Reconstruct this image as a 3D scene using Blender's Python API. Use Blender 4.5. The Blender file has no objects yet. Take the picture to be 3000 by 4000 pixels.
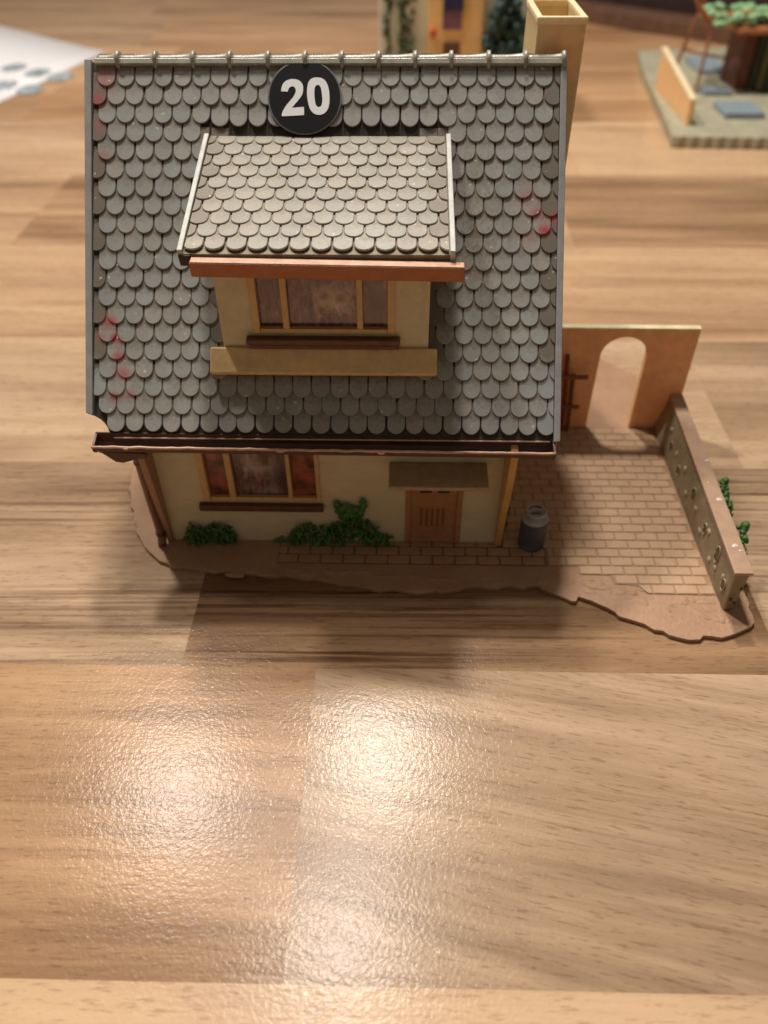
import bpy, math, random
from mathutils import Matrix, Vector, noise as mnoise
random.seed(7)
SC = bpy.context.scene
# ------------------------------------------------------------------ camera (1 unit = 1 cm, the real size of the toy)
SC.unit_settings.scale_length = 0.01
SC.render.resolution_x, SC.render.resolution_y = 768, 1024
cam = bpy.data.cameras.new("camera"); camo = bpy.data.objects.new("camera", cam)
SC.collection.objects.link(camo); SC.camera = camo
Rv = Vector((0.99974506, 0.02197929, -0.0051701)); Dv = Vector((0.0110376, -0.67548415, -0.73729189)); Fv = Rv.cross(Dv)
camo.matrix_world = Matrix(((Rv.x, -Dv.x, -Fv.x, 7.0485), (Rv.y, -Dv.y, -Fv.y, -17.3383), (Rv.z, -Dv.z, -Fv.z, 17.1410), (0, 0, 0, 1)))
cam.sensor_fit = 'VERTICAL'; cam.sensor_height = 24; cam.lens = 24 * 3048.2 / 4000
cam.clip_start = 0.1; cam.clip_end = 1000
cam.dof.use_dof = True; cam.dof.focus_distance = 19.4; cam.dof.aperture_fstop = 0.07; cam.dof.aperture_blades = 7
# ------------------------------------------------------------------ light: ceiling spots behind and above the table, dim warm room
w = bpy.data.worlds.new("World"); SC.world = w; w.use_nodes = True
bg = w.node_tree.nodes["Background"]; bg.inputs[0].default_value = (1.0, 0.80, 0.62, 1); bg.inputs[1].default_value = 0.155
def lamp(name, loc, energy, rad, col=(1.0, 0.93, 0.84), aim=None):
    l = bpy.data.lights.new(name, 'SPOT' if aim else 'POINT'); l.energy = energy; l.shadow_soft_size = rad; l.color = col
    o = bpy.data.objects.new(name, l); o.location = loc; SC.collection.objects.link(o)
    if aim:
        l.spot_size = math.radians(42); l.spot_blend = 1.0; o.rotation_euler = (Vector(aim) - Vector(loc)).to_track_quat('-Z', 'Y').to_euler()
lamp("ceiling_lamp", (-21.7, 33.5, 80), 168000, 3.2)
lamp("ceiling_lamp", (4.2, 39.3, 80), 196000, 3.2)
lamp("ceiling_lamp", (0.8, 15.1, 80), 150000, 3.0, aim=(6.5, -24, 0))
SC.view_settings.view_transform = 'Standard'; SC.view_settings.look = 'None'; SC.view_settings.exposure = 0.0; SC.view_settings.gamma = 1
SC.render.engine = 'CYCLES'

# ------------------------------------------------------------------ helpers
COL = SC.collection
def tag(o, label=None, cat=None, group=None, kind=None):
    if label: o['label'] = label
    if cat: o['category'] = cat
    if group: o['group'] = group
    if kind: o['kind'] = kind
    return o
def parent(o, p):
    if p is not None:
        o.parent = p; o.matrix_parent_inverse = Matrix.Translation(-Vector(p.get('_loc', (0, 0, 0))))
def thing(name, label, cat, loc=(0, 0, 0), group=None):
    o = bpy.data.objects.new(name, None); COL.objects.link(o); o.location = loc; o['_loc'] = list(loc); o.empty_display_size = .3
    return tag(o, label, cat, group)
def link(name, me, mat, p=None, bevel=0, smooth=False, kind=None, segs=2):
    o = bpy.data.objects.new(name, me); COL.objects.link(o)
    if mat is not None and not me.materials: me.materials.append(mat)
    if smooth:
        for f in me.polygons: f.use_smooth = True
    if bevel:
        m = o.modifiers.new('bevel', 'BEVEL'); m.width = bevel; m.segments = segs; m.limit_method = 'ANGLE'; m.angle_limit = math.radians(35)
    parent(o, p)
    if kind: o['kind'] = kind
    return o
class MB:
    def __init__(s): s.v = []; s.f = []
    def add(s, vs, fs, M=None):
        b = len(s.v)
        s.v += [tuple(M @ Vector(v)) if M is not None else tuple(v) for v in vs]
        s.f += [tuple(i + b for i in f) for f in fs]; return s
    def box(s, x0, x1, y0, y1, z0, z1, M=None):
        vs = [(x0, y0, z0), (x1, y0, z0), (x1, y1, z0), (x0, y1, z0), (x0, y0, z1), (x1, y0, z1), (x1, y1, z1), (x0, y1, z1)]
        return s.add(vs, [(0, 3, 2, 1), (4, 5, 6, 7), (0, 1, 5, 4), (1, 2, 6, 5), (2, 3, 7, 6), (3, 0, 4, 7)], M)
    def prism(s, poly, a, b, M=None):      # poly in (u, v) plane, extruded along w from a to b; M maps (u,v,w)
        n = len(poly); vs = [(p[0], p[1], a) for p in poly] + [(p[0], p[1], b) for p in poly]
        fs = [tuple(range(n))[::-1], tuple(range(n, 2 * n))] + [(i, (i + 1) % n, n + (i + 1) % n, n + i) for i in range(n)]
        return s.add(vs, fs, M)
    def lathe(s, prof, M=None, n=24):      # prof = [(r, h)]
        vs = []; fs = []
        for r, h in prof:
            for k in range(n):
                a = 2 * math.pi * k / n; vs.append((r * math.cos(a), r * math.sin(a), h))
        for j in range(len(prof) - 1):
            for k in range(n):
                fs.append((j * n + k, j * n + (k + 1) % n, (j + 1) * n + (k + 1) % n, (j + 1) * n + k))
        fs.append(tuple(range(n))[::-1]); fs.append(tuple(range((len(prof) - 1) * n, len(prof) * n)))
        return s.add(vs, fs, M)
    def tube(s, pts, r, n=10):
        pts = [Vector(p) for p in pts]; rings = []
        for i, p in enumerate(pts):
            d = (pts[min(i + 1, len(pts) - 1)] - pts[max(i - 1, 0)]).normalized()
            a = d.cross(Vector((0.1, 0.3, 1)) if abs(d.z) < .9 else Vector((1, 0, 0))).normalized(); b = d.cross(a)
            rr = r[i] if isinstance(r, (list, tuple)) else r
            rings.append([p + a * rr * math.cos(2 * math.pi * k / n) + b * rr * math.sin(2 * math.pi * k / n) for k in range(n)])
        vs = [v for g in rings for v in g]; fs = []
        for j in range(len(pts) - 1):
            for k in range(n): fs.append((j * n + k, j * n + (k + 1) % n, (j + 1) * n + (k + 1) % n, (j + 1) * n + k))
        fs.append(tuple(range(n))[::-1]); fs.append(tuple(range((len(pts) - 1) * n, len(pts) * n)))
        return s.add(vs, fs)
    def blob(s, c, r, M3=None, n=8, m=5, jit=0.0, seed=0):
        rnd = random.Random(seed); vs = [(0, 0, -1)]; fs = []
        for j in range(1, m):
            ph = -math.pi / 2 + math.pi * j / m
            for k in range(n):
                a = 2 * math.pi * k / n; q = 1 + rnd.uniform(-jit, jit)
                vs.append((math.cos(ph) * math.cos(a) * q, math.cos(ph) * math.sin(a) * q, math.sin(ph) * q))
        vs.append((0, 0, 1)); L = len(vs) - 1
        for k in range(n):
            fs.append((0, 1 + (k + 1) % n, 1 + k)); fs.append((L, L - n + k, L - n + (k + 1) % n))
            for j in range(m - 2):
                a = 1 + j * n
                fs.append((a + k, a + (k + 1) % n, a + n + (k + 1) % n, a + n + k))
        out = []
        for v in vs:
            q = Vector((v[0] * r[0], v[1] * r[1], v[2] * r[2]))
            if M3 is not None: q = M3 @ q
            out.append(q + Vector(c))
        return s.add(out, fs)
    def mesh(s, name='m'):
        me = bpy.data.meshes.new(name); me.from_pydata(s.v, [], s.f); me.update(); return me
    def obj(s, name, mat, p=None, **k): return link(name, s.mesh(name), mat, p, **k)
YZX = Matrix(((0, 0, 1, 0), (1, 0, 0, 0), (0, 1, 0, 0), (0, 0, 0, 1)))   # (u,v,w) -> x=w, y=u, z=v
XZY = Matrix(((1, 0, 0, 0), (0, 0, 1, 0), (0, 1, 0, 0), (0, 0, 0, 1)))   # (u,v,w) -> x=u, y=w, z=v
def rotm(ax, ay, az): return (Matrix.Rotation(az, 3, 'Z') @ Matrix.Rotation(ay, 3, 'Y') @ Matrix.Rotation(ax, 3, 'X'))

# ------------------------------------------------------------------ materials
class NT:
    def __init__(s, name):
        s.m = bpy.data.materials.new(name); s.m.use_nodes = True; s.t = s.m.node_tree; s.b = s.t.nodes['Principled BSDF']
    def n(s, ty, **k):
        o = s.t.nodes.new(ty)
        for a, v in k.items():
            if a.startswith('i_'):
                key = a[2:]; key = int(key) if key.isdigit() else key.replace('_', ' ')
                if hasattr(v, 'is_output'): s.t.links.new(v, o.inputs[key])
                else: o.inputs[key].default_value = v
            else: setattr(o, a, v)
        return o
    def l(s, a, b): s.t.links.new(a, b)
    def pos(s, scale=(1, 1, 1), loc=(0, 0, 0), rot=(0, 0, 0)):
        g = s.n('ShaderNodeNewGeometry'); m = s.n('ShaderNodeMapping'); s.l(g.outputs['Position'], m.inputs[0])
        m.inputs['Scale'].default_value = scale; m.inputs['Location'].default_value = loc; m.inputs['Rotation'].default_value = rot
        return m.outputs[0]
    def noise(s, vec, scale, detail=3, rough=.55, dist=0):
        o = s.n('ShaderNodeTexNoise', i_Scale=scale, i_Detail=detail, i_Roughness=rough, i_Distortion=dist)
        if vec is not None: s.l(vec, o.inputs['Vector'])
        return o.outputs['Fac']
    def ramp(s, fac, stops, interp='LINEAR'):
        r = s.n('ShaderNodeValToRGB'); r.color_ramp.interpolation = interp
        e = r.color_ramp.elements
        while len(e) < len(stops): e.new(.5)
        for q, (p, c) in zip(e, stops): q.position = p; q.color = c if len(c) == 4 else (*c, 1)
        s.l(fac, r.inputs[0]); return r.outputs[0]
    def mix(s, f, a, b, mode='MIX'):
        o = s.n('ShaderNodeMix', data_type='RGBA', blend_type=mode)
        for k, v in (('Factor', f), ('A', a), ('B', b)):
            i = [x for x in o.inputs if x.name == k and (x.type == ('VALUE' if k == 'Factor' else 'RGBA'))][0]
            if hasattr(v, 'is_output'): s.l(v, i)
            else: i.default_value = v if k == 'Factor' else (*v, 1) if len(v) == 3 else v
        return [x for x in o.outputs if x.type == 'RGBA'][0]
    def math(s, op, a, b=0.0, c=None, clamp=False):
        o = s.n('ShaderNodeMath', operation=op, use_clamp=clamp)
        for i, v in enumerate((a, b) if c is None else (a, b, c)):
            if hasattr(v, 'is_output'): s.l(v, o.inputs[i])
            else: o.inputs[i].default_value = v
        return o.outputs[0]
    def attr(s, name): return s.n('ShaderNodeAttribute', attribute_type='OBJECT', attribute_name=name)
    def bump(s, h, strength=.3, dist=.02, prev=None):
        o = s.n('ShaderNodeBump', i_Strength=strength, i_Distance=dist); s.l(h, o.inputs['Height'])
        if prev is not None: s.l(prev, o.inputs['Normal'])
        return o.outputs[0]
    def fin(s, col=None, rough=.5, normal=None, spec=.5, **k):
        if col is not None:
            if hasattr(col, 'is_output'): s.l(col, s.b.inputs['Base Color'])
            else: s.b.inputs['Base Color'].default_value = (*col, 1)
        if hasattr(rough, 'is_output'): s.l(rough, s.b.inputs['Roughness'])
        else: s.b.inputs['Roughness'].default_value = rough
        s.b.inputs['Specular IOR Level'].default_value = spec
        if normal is not None: s.l(normal, s.b.inputs['Normal'])
        for a, v in k.items():
            s.b.inputs[a.replace('_', ' ')].default_value = v
        return s.m
def plastic(name, col, var=.18, rough=.5, bump=.25, scale=3.0, dirt=(.5, .42, .33), dirt_amt=.25, sss=0, spec=.4):
    t = NT(name); p = t.pos()
    n1 = t.noise(p, scale, 4, .6); n2 = t.noise(p, scale * 9, 3, .6)
    lo = tuple(c * (1 - var) for c in col); hi = tuple(min(1, c * (1 + var)) for c in col)
    c = t.ramp(n1, [(.3, lo), (.7, hi)])
    d = t.ramp(t.noise(t.pos(loc=(31, 7, 3)), scale * .6, 5, .7), [(.5, (0, 0, 0)), (.75, (dirt_amt,) * 3)])
    c = t.mix(d, c, t.mix(1.0, c, dirt, 'MULTIPLY'))
    r = t.math('MULTIPLY_ADD', n2, .25, rough - .12)
    m = t.fin(c, r, t.bump(n2, bump, .02), spec)
    if sss: t.b.inputs['Subsurface Weight'].default_value = sss; t.b.inputs['Subsurface Radius'].default_value = (.25, .14, .07); t.b.inputs['Subsurface Scale'].default_value = 1.0
    return m

def table_mat():
    t = NT('laminate'); g = t.n('ShaderNodeNewGeometry').outputs['Position']
    tone = t.attr('tone').outputs['Fac']; hue = t.attr('hue').outputs['Fac']; sd = t.attr('seed').outputs['Fac']; ang = t.attr('grain_angle').outputs['Fac']; dark = t.attr('streak').outputs['Fac']
    rot = t.n('ShaderNodeVectorRotate', rotation_type='Z_AXIS'); t.l(g, rot.inputs['Vector']); t.l(ang, rot.inputs['Angle'])
    off = t.n('ShaderNodeCombineXYZ'); t.l(t.math('MULTIPLY', sd, 37.0), off.inputs[0]); t.l(t.math('MULTIPLY', sd, 53.0), off.inputs[1]); t.l(t.math('MULTIPLY', sd, 11.0), off.inputs[2])
    va = t.n('ShaderNodeVectorMath', operation='ADD'); t.l(rot.outputs[0], va.inputs[0]); t.l(off.outputs[0], va.inputs[1]); P = va.outputs[0]
    def mp(sc):
        m = t.n('ShaderNodeMapping'); t.l(P, m.inputs[0]); m.inputs['Scale'].default_value = sc; return m.outputs[0]
    broad = t.noise(mp((.045, .34, 1)), 1.0, 3, .5, .8)
    ring = t.noise(mp((.07, .95, 1)), 1.0, 5, .62, 1.1)
    fine = t.noise(mp((.45, 7.0, 1)), 1.0, 4, .65)
    pore = t.noise(mp((2.0, 15.0, 1)), 1.0, 2, .6)
    blot = t.noise(mp((.28, .5, 1)), 1.0, 3, .5)
    v = t.math('ADD', t.math('MULTIPLY', t.math('SUBTRACT', broad, .5), .85), t.math('MULTIPLY', t.math('SUBTRACT', ring, .5), .45))
    v = t.math('ADD', v, t.math('MULTIPLY', t.math('SUBTRACT', fine, .5), .16))
    v = t.math('ADD', v, tone)
    c = t.ramp(v, [(.0, (.09, .055, .035)), (.25, (.23, .15, .09)), (.45, (.40, .275, .175)), (.66, (.545, .395, .26)), (1.0, (.69, .55, .38))])
    c = t.mix(t.math('MULTIPLY', hue, 1.0), c, t.mix(1.0, c, (1.12, .90, .68), 'MULTIPLY'))
    gm = t.ramp(blot, [(.45, (0, 0, 0)), (.7, (.55, .55, .55))])
    c = t.mix(gm, c, t.mix(1.0, c, (.88, .86, .93), 'MULTIPLY'))
    pm = t.ramp(pore, [(.56, (0, 0, 0)), (.68, (.5,) * 3)])
    c = t.mix(pm, c, t.mix(1.0, c, (.50, .40, .36), 'MULTIPLY'))
    # bundles of dark fibres in the streaked staves
    sm = t.ramp(t.noise(mp((.06, 4.2, 1)), 1.0, 6, .72, .35), [(.50, (0, 0, 0)), (.60, (1, 1, 1))])
    reg = t.ramp(t.noise(mp((.06, .42, 1)), 1.0, 2, .5), [(.38, (0, 0, 0)), (.55, (1, 1, 1))])
    sm2 = t.math('MULTIPLY', t.math('MULTIPLY', sm, reg), dark)
    c = t.mix(sm2, c, t.mix(1.0, c, (.30, .22, .18), 'MULTIPLY'))
    # hammered lacquer relief
    h1 = t.noise(g, 11.0, 1, .5, .2); h2 = t.noise(g, 26.0, 2, .5)
    h = t.math('ADD', h1, t.math('MULTIPLY', h2, .35))
    nb = t.bump(h, .5, .0105); nb = t.bump(pm, .12, -.01, nb)
    return t.fin(c, .21, nb, .17)

REDS = [(-.80, 9.45, .42, .60), (-.75, 9.2, .35, .4), (-1.0, 8.75, .30, .85), (-.95, 8.1, .25, .4), (-.85, 7.3, .30, .35), (-1.1, 6.6, .3, .25), (11.0, 5.75, .20, 1.0), (10.55, 5.85, .28, .6), (10.3, 6.3, .45, .30), (10.75, 5.45, .28, .8),
        (10.3, 5.2, .35, .25), (-.70, 2.98, .28, .75), (-.55, 2.55, .2, .9), (-.95, 2.6, .25, .4), (-.45, 2.5, .18, .5), (-.45, 2.1, .22, .65), (-.35, 1.65, .30, .6), (-.60, .98, .22, .6), (-.15, 1.05, .25, .45), (-.5, 2.0, .15, .6)]
TH = math.radians(49.7095); CT, ST = math.cos(TH), math.sin(TH); EY, EZ = -0.6888, 4.5789
def roofp(x, s, h=0.0): return Vector((x, EY + s * CT - h * ST, EZ + s * ST + h * CT))
def tile_mat(name, base, brown):
    t = NT(name); p = t.pos(); g = t.n('ShaderNodeNewGeometry').outputs['Position']
    oi = t.n('ShaderNodeObjectInfo').outputs['Random']
    n1 = t.noise(p, 1.3, 4, .6); n2 = t.noise(p, 9, 4, .65); n3 = t.noise(p, 40, 2, .5)
    c = t.ramp(n1, [(.3, tuple(x * .86 for x in base)), (.7, tuple(x * 1.1 for x in base))])
    cool = t.mix(1.0, c, (.95, .99, 1.0), 'MULTIPLY'); warm = t.mix(1.0, c, (1.05, 1.0, .95), 'MULTIPLY')
    c = t.mix(oi, cool, warm)
    # brown dust that gathers at the heads of the tiles: depends on place on the tile
    tc = t.n('ShaderNodeTexCoord').outputs['Object']; sp = t.n('ShaderNodeSeparateXYZ'); t.l(tc, sp.inputs[0])
    head = t.math('MULTIPLY_ADD', sp.outputs[1], 2.6, -.75)
    dm = t.math('MULTIPLY', t.math('ADD', head, t.math('MULTIPLY', t.math('SUBTRACT', n2, .45), 2.0), clamp=True), brown)
    c = t.mix(dm, c, (.125, .095, .062))
    sx = t.n('ShaderNodeSeparateXYZ'); t.l(g, sx.inputs[0])
    # weathered patch on the right of the dormer
    dx = t.math('DIVIDE', t.math('SUBTRACT', sx.outputs[0], 8.9), 1.2); dz = t.math('DIVIDE', t.math('SUBTRACT', sx.outputs[2], 8.9), 2.2)
    rr = t.math('SQRT', t.math('ADD', t.math('MULTIPLY', dx, dx), t.math('MULTIPLY', dz, dz)))
    pm = t.math('MULTIPLY', t.math('SUBTRACT', 1.15, rr, clamp=True), t.ramp(t.noise(t.pos(scale=(1, .6, .6)), 11, 4, .7), [(.42, (0, 0, 0)), (.62, (1, 1, 1))]))
    c = t.mix(t.math('MULTIPLY', pm, .65), c, (.17, .125, .075))
    red = None
    for (x, s_, r, a) in REDS:
        q = roofp(x, s_, .08); d = t.n('ShaderNodeVectorMath', operation='DISTANCE'); t.l(g, d.inputs[0]); d.inputs[1].default_value = q
        f = t.n('ShaderNodeMapRange', interpolation_type='SMOOTHSTEP'); t.l(d.outputs['Value'], f.inputs[0]); f.inputs[1].default_value = r * 1.15; f.inputs[2].default_value = r * .1; f.inputs[3].default_value = 0; f.inputs[4].default_value = a
        red = f.outputs[0] if red is None else t.math('MAXIMUM', red, f.outputs[0])
    tipf = t.math('MULTIPLY_ADD', t.math('MULTIPLY', sp.outputs[1], -2.2, 0), 1.0, 1.35)
    c = t.mix(t.math('MULTIPLY', t.math('MULTIPLY', red, t.math('MAXIMUM', tipf, .75)), t.math('MULTIPLY_ADD', n2, 1.3, .40), clamp=True), c, (.36, .05, .06))
    # pale specks of dust
    sp2 = t.ramp(t.noise(t.pos(loc=(3, 9, 1)), 8.0, 1, .3), [(.755, (0, 0, 0)), (.78, (.7, .7, .7))])
    c = t.mix(sp2, c, (.62, .60, .54))
    nb = t.bump(n2, .2, .010); nb = t.bump(n3, .08, .008, nb)
    return t.fin(c, t.math('MULTIPLY_ADD', n2, .3, .30), nb, .45)

M = {}
M['table'] = table_mat()
M['tile'] = tile_mat('tile_plastic', (.30, .302, .288), .8)
M['tile_d'] = tile_mat('dormer_tile_plastic', (.285, .262, .215), .7)
M['deck'] = plastic('roof_deck', (.05, .042, .034), .3, .7)
M['ddeck'] = plastic('dormer_deck', (.22, .18, .115), .2, .6)
M['verge'] = plastic('verge_grey', (.30, .30, .30), .12, .5)
M['verge_d'] = plastic('dormer_verge', (.50, .50, .47), .12, .5)
M['ridge'] = plastic('ridge_grey', (.36, .35, .29), .2, .32, spec=.6)
M['wall'] = None
def wall_mat():
    t = NT('wall_plaster'); p = t.pos(scale=(.8, .8, 15)); n = t.noise(p, 1.0, 3, .6, .3); n1 = t.noise(t.pos(), 1.5, 4, .6)
    c = t.ramp(n1, [(.3, (.62, .54, .35)), (.7, (.69, .61, .41))])
    c = t.mix(t.ramp(n, [(.55, (0, 0, 0)), (.75, (.35,) * 3)]), c, (.35, .26, .13))
    return t.fin(c, .5, t.bump(n, .7, .03), .4)
M['wall'] = wall_mat()
M['dwall'] = plastic('dormer_plaster', (.62, .54, .345), .08, .45, .1)
M['apron'] = plastic('apron_tan', (.70, .50, .25), .12, .4, .2, sss=.15)
M['frame'] = plastic('frame_ochre', (.62, .40, .17), .1, .4, .1)
M['fascia'] = plastic('fascia_orange', (.42, .145, .05), .1, .38, .15, sss=.12)
M['door'] = plastic('door_brown', (.42, .205, .09), .12, .42, .1)
M['sill'] = plastic('sill_brown', (.13, .055, .03), .15, .35, .2)
M['gutter'] = plastic('gutter_brown', (.085, .042, .028), .2, .33, .3, sss=.05)
M['lip'] = plastic('pale_lit_edge', (.62, .38, .27), .2, .35, .3)  # pale colour paints bead and fascia top as lit; eaves strip shares it
M['canopy'] = plastic('canopy_dark', (.44, .31, .18), .12, .45)
M['post'] = plastic('post_tan', (.60, .34, .12), .1, .45, .1, sss=.1)
M['chim'] = plastic('chimney_cream', (.74, .60, .32), .06, .4, .1, sss=.35)
M['arch'] = plastic('arch_tan', (.90, .56, .28), .08, .45, .15, sss=.4)
M['archtop'] = plastic('arch_edge', (.88, .72, .46), .1, .45, .15, sss=.3)
M['dark'] = plastic('deep_brown', (.05, .025, .015), .1, .5)  # deep brown of door lights, verge end and lid slots
M['trellis'] = plastic('trellis_brown', (.24, .085, .04), .15, .45)
M['base'] = None
def base_mat(name, a, b, bs):
    t = NT(name); p = t.pos(); n1 = t.noise(p, .9, 5, .65); n2 = t.noise(p, 6, 5, .7); n3 = t.noise(p, 30, 2, .5)
    oi = t.n('ShaderNodeObjectInfo').outputs['Random']
    c = t.ramp(n1, [(.3, a), (.7, b)]); c = t.mix(t.math('MULTIPLY', oi, .35), c, t.mix(1.0, c, (.86, .82, .80), 'MULTIPLY'))
    c = t.mix(t.ramp(n2, [(.55, (0, 0, 0)), (.75, (.45,) * 3)]), c, t.mix(1.0, c, (.62, .55, .5), 'MULTIPLY'))
    nb = t.bump(n2, bs, .08); nb = t.bump(n3, .2, .012, nb)
    return t.fin(c, .46, nb, .4)
M['base'] = base_mat('base_brown', (.40, .235, .14), (.48, .295, .18), .55)
M['brick'] = base_mat('paving_tan', (.47, .30, .18), (.55, .37, .235), .15)
M['groove'] = base_mat('paving_joint', (.34, .205, .12), (.39, .24, .14), .15)
M['pathjoint'] = base_mat('path_joint', (.18, .10, .058), (.22, .125, .07), .15)
M['pathbrick'] = base_mat('path_brown', (.40, .24, .145), (.48, .30, .18), .2)
def stone_mat():
    t = NT('stone_wall'); p = t.pos(); n1 = t.noise(p, 2.2, 5, .65); n2 = t.noise(p, 14, 4, .7)
    c = t.ramp(n1, [(.3, (.23, .18, .105)), (.7, (.34, .28, .175))]); c = t.mix(t.ramp(n2, [(.6, (0, 0, 0)), (.72, (.5,) * 3)]), c, (.12, .085, .05))
    return t.fin(c, .45, t.bump(n2, .5, .03), .5)
M['stonewall'] = stone_mat()
M['stone'] = plastic('stone_pale', (.40, .33, .21), .25, .35, .4, 5)
M['stoned'] = plastic('stone_dark', (.09, .06, .035), .25, .4, .4, 5)
M['cap'] = plastic('cap_brown', (.45, .295, .20), .1, .34, .15, spec=.6)
M['bead'] = plastic('glue_bead', (.75, .62, .52), .1, .15, 0, spec=.9)
M['can'] = plastic('churn_grey', (.085, .09, .11), .2, .38, .2)
M['cantop'] = plastic('churn_lid', (.38, .38, .40), .15, .36, .2)
M['leaf'] = plastic('leaf_plastic', (.065, .17, .04), .5, .4, .5, 7, (.4, .6, .3), .5)
M['leaf2'] = plastic('leaf_bright', (.055, .15, .035), .4, .4, .5, 7)
M['black'] = plastic('badge_black', (.008, .007, .009), .1, .5, 0, spec=.15, dirt_amt=0)
M['white'] = plastic('badge_white', (.88, .88, .90), .02, .5, 0, dirt_amt=0)
M['rim'] = plastic('badge_rim', (.16, .17, .17), .2, .25, 0)
def pane_mat(name, patches, base):
    t = NT(name); g = t.n('ShaderNodeNewGeometry').outputs['Position']
    n1 = t.noise(t.pos(scale=(1, 1, .6)), 3.4, 5, .65, 1.2); n2 = t.noise(t.pos(scale=(11, 1, 1.0), loc=(5, 0, 2)), 1.0, 3, .6)
    c = t.ramp(n1, [(.30, (.03, .014, .018)), (.46, base), (.58, tuple(min(1, x * 2.0) for x in base)), (.72, (.42, .34, .30))])
    c = t.mix(.4, c, t.ramp(n2, [(.4, (.045, .022, .035)), (.65, (.24, .14, .14))]))
    for (x, z, rx, rz, col, a) in patches:
        m = t.n('ShaderNodeMapping'); t.l(g, m.inputs[0]); m.inputs['Scale'].default_value = (1 / rx, 0, 1 / rz); m.inputs['Location'].default_value = (-x / rx, 0, -z / rz)
        d = t.n('ShaderNodeVectorMath', operation='LENGTH'); t.l(m.outputs[0], d.inputs[0])
        f = t.math('ADD', t.math('SUBTRACT', 1.25, d.outputs['Value']), t.math('MULTIPLY', t.math('SUBTRACT', n1, .5), 3.0), clamp=True)
        c = t.mix(t.math('MULTIPLY', f, a), c, col)
    return t.fin(c, .16, None, .6, Coat_Weight=.8, Coat_Roughness=.05)
M['pane'] = pane_mat('printed_pane', [(2.75, 3.0, .35, .5, (.55, .46, .42), .6), (3.35, 2.75, .25, .45, (.5, .44, .38), .5), (3.2, 2.0, .3, .2, (.5, .42, .42), .45), (3.6, 2.6, .3, .6, (.03, .012, .012), .7), (5.25, 7.75, .55, .40, (.58, .42, .32), .75), (5.1, 7.9, .12, .12, (.12, .05, .04), .9), (5.5, 7.85, .14, .12, (.14, .06, .05), .9), (4.75, 7.5, .08, .8, (.02, .012, .03), .7), (6.4, 7.6, .3, .5, (.05, .02, .02), .6)], (.13, .06, .06))
M['curtain'] = plastic('curtain_print', (.26, .07, .035), .9, .2, .1, 2.2, dirt=(.2, .12, .12), dirt_amt=.8, spec=.7)

# ------------------------------------------------------------------ the table
ZT = -.14
table = thing('table', 'wood effect laminate table top of light and dark staves under the toy house', 'table', (5, 20, ZT))
rows = [-46, -37.4, -28.8, -20.5, -12.33, -4.74, 3.95, 12.55, 22.0, 32.3, 43.4, 54, 66, 80, 96, 113, 131, 150]
joints = {3: [(-30, .50, .35, .3, .0, .0), (2, .52, .3, .3, 0, .0), (28, .5, .2, .3, 0, 0)],
          2: [(-30, .6, .2, .3, 0, 0), (10, .6, .1, .3, 0, 0)],
          4: [(-22, .36, .6, .1, .0, .15), (4.85, .40, .05, .55, .20, .2), (24, .52, .05, .2, .1, .15)],
          5: [(-26, .46, .1, .8, -.02, .6), (1.2, .24, .5, .73, -.01, 1.0), (17.4, .46, .1, .4, -.01, .9)],  # middle stave: dark wood, toned deeper to carry the house's shadow
          6: [(-12, .60, .2, .2, .0, .1), (19, .55, .2, .6, 0, .1)],
          7: [(-16, .56, .45, .2, .0, .1), (12, .60, .5, .6, 0, .1)],
          8: [(-13.6, .36, .5, .2, 0, .2), (2, .62, .5, .1, 0, 0), (16, .38, .5, .3, 0, .1)],
          9: [(-9, .62, .6, .2, 0, .1), (18, .68, .5, .2, 0, 0)],
          10: [(-21, .46, .8, .2, 0, .1), (3, .58, .8, .2, 0, 0), (30, .42, .8, .2, 0, 0)],
          11: [(-14, .42, .9, .2, 0, 0), (14, .5, .8, 0, 0, 0)]}
rs = random.Random(3)
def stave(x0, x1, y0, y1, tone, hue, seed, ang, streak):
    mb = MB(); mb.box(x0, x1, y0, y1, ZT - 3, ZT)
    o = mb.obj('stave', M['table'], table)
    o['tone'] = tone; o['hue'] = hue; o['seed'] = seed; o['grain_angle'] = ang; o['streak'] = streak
XA, XB = -75, 95
for i in range(len(rows) - 1):
    y0, y1 = rows[i], rows[i + 1]
    L = joints.get(i)
    if not L:
        xs = -60 + rs.uniform(-15, 15); L = []
        while xs < XB - 15:
            L.append((xs, rs.uniform(.40, .64), rs.uniform(.3, .9), rs.random(), 0, rs.uniform(0, .3))); xs += rs.uniform(24, 40)
    first = (XA, rs.uniform(.5, .6), rs.uniform(.3, .7), rs.random(), 0, .2)
    ents = [first] + list(L)
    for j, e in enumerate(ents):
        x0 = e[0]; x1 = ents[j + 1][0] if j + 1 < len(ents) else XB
        stave(x0, x1, y0, y1, e[1], e[2], e[3] + i * .613 % 1, e[4], e[5])

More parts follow.
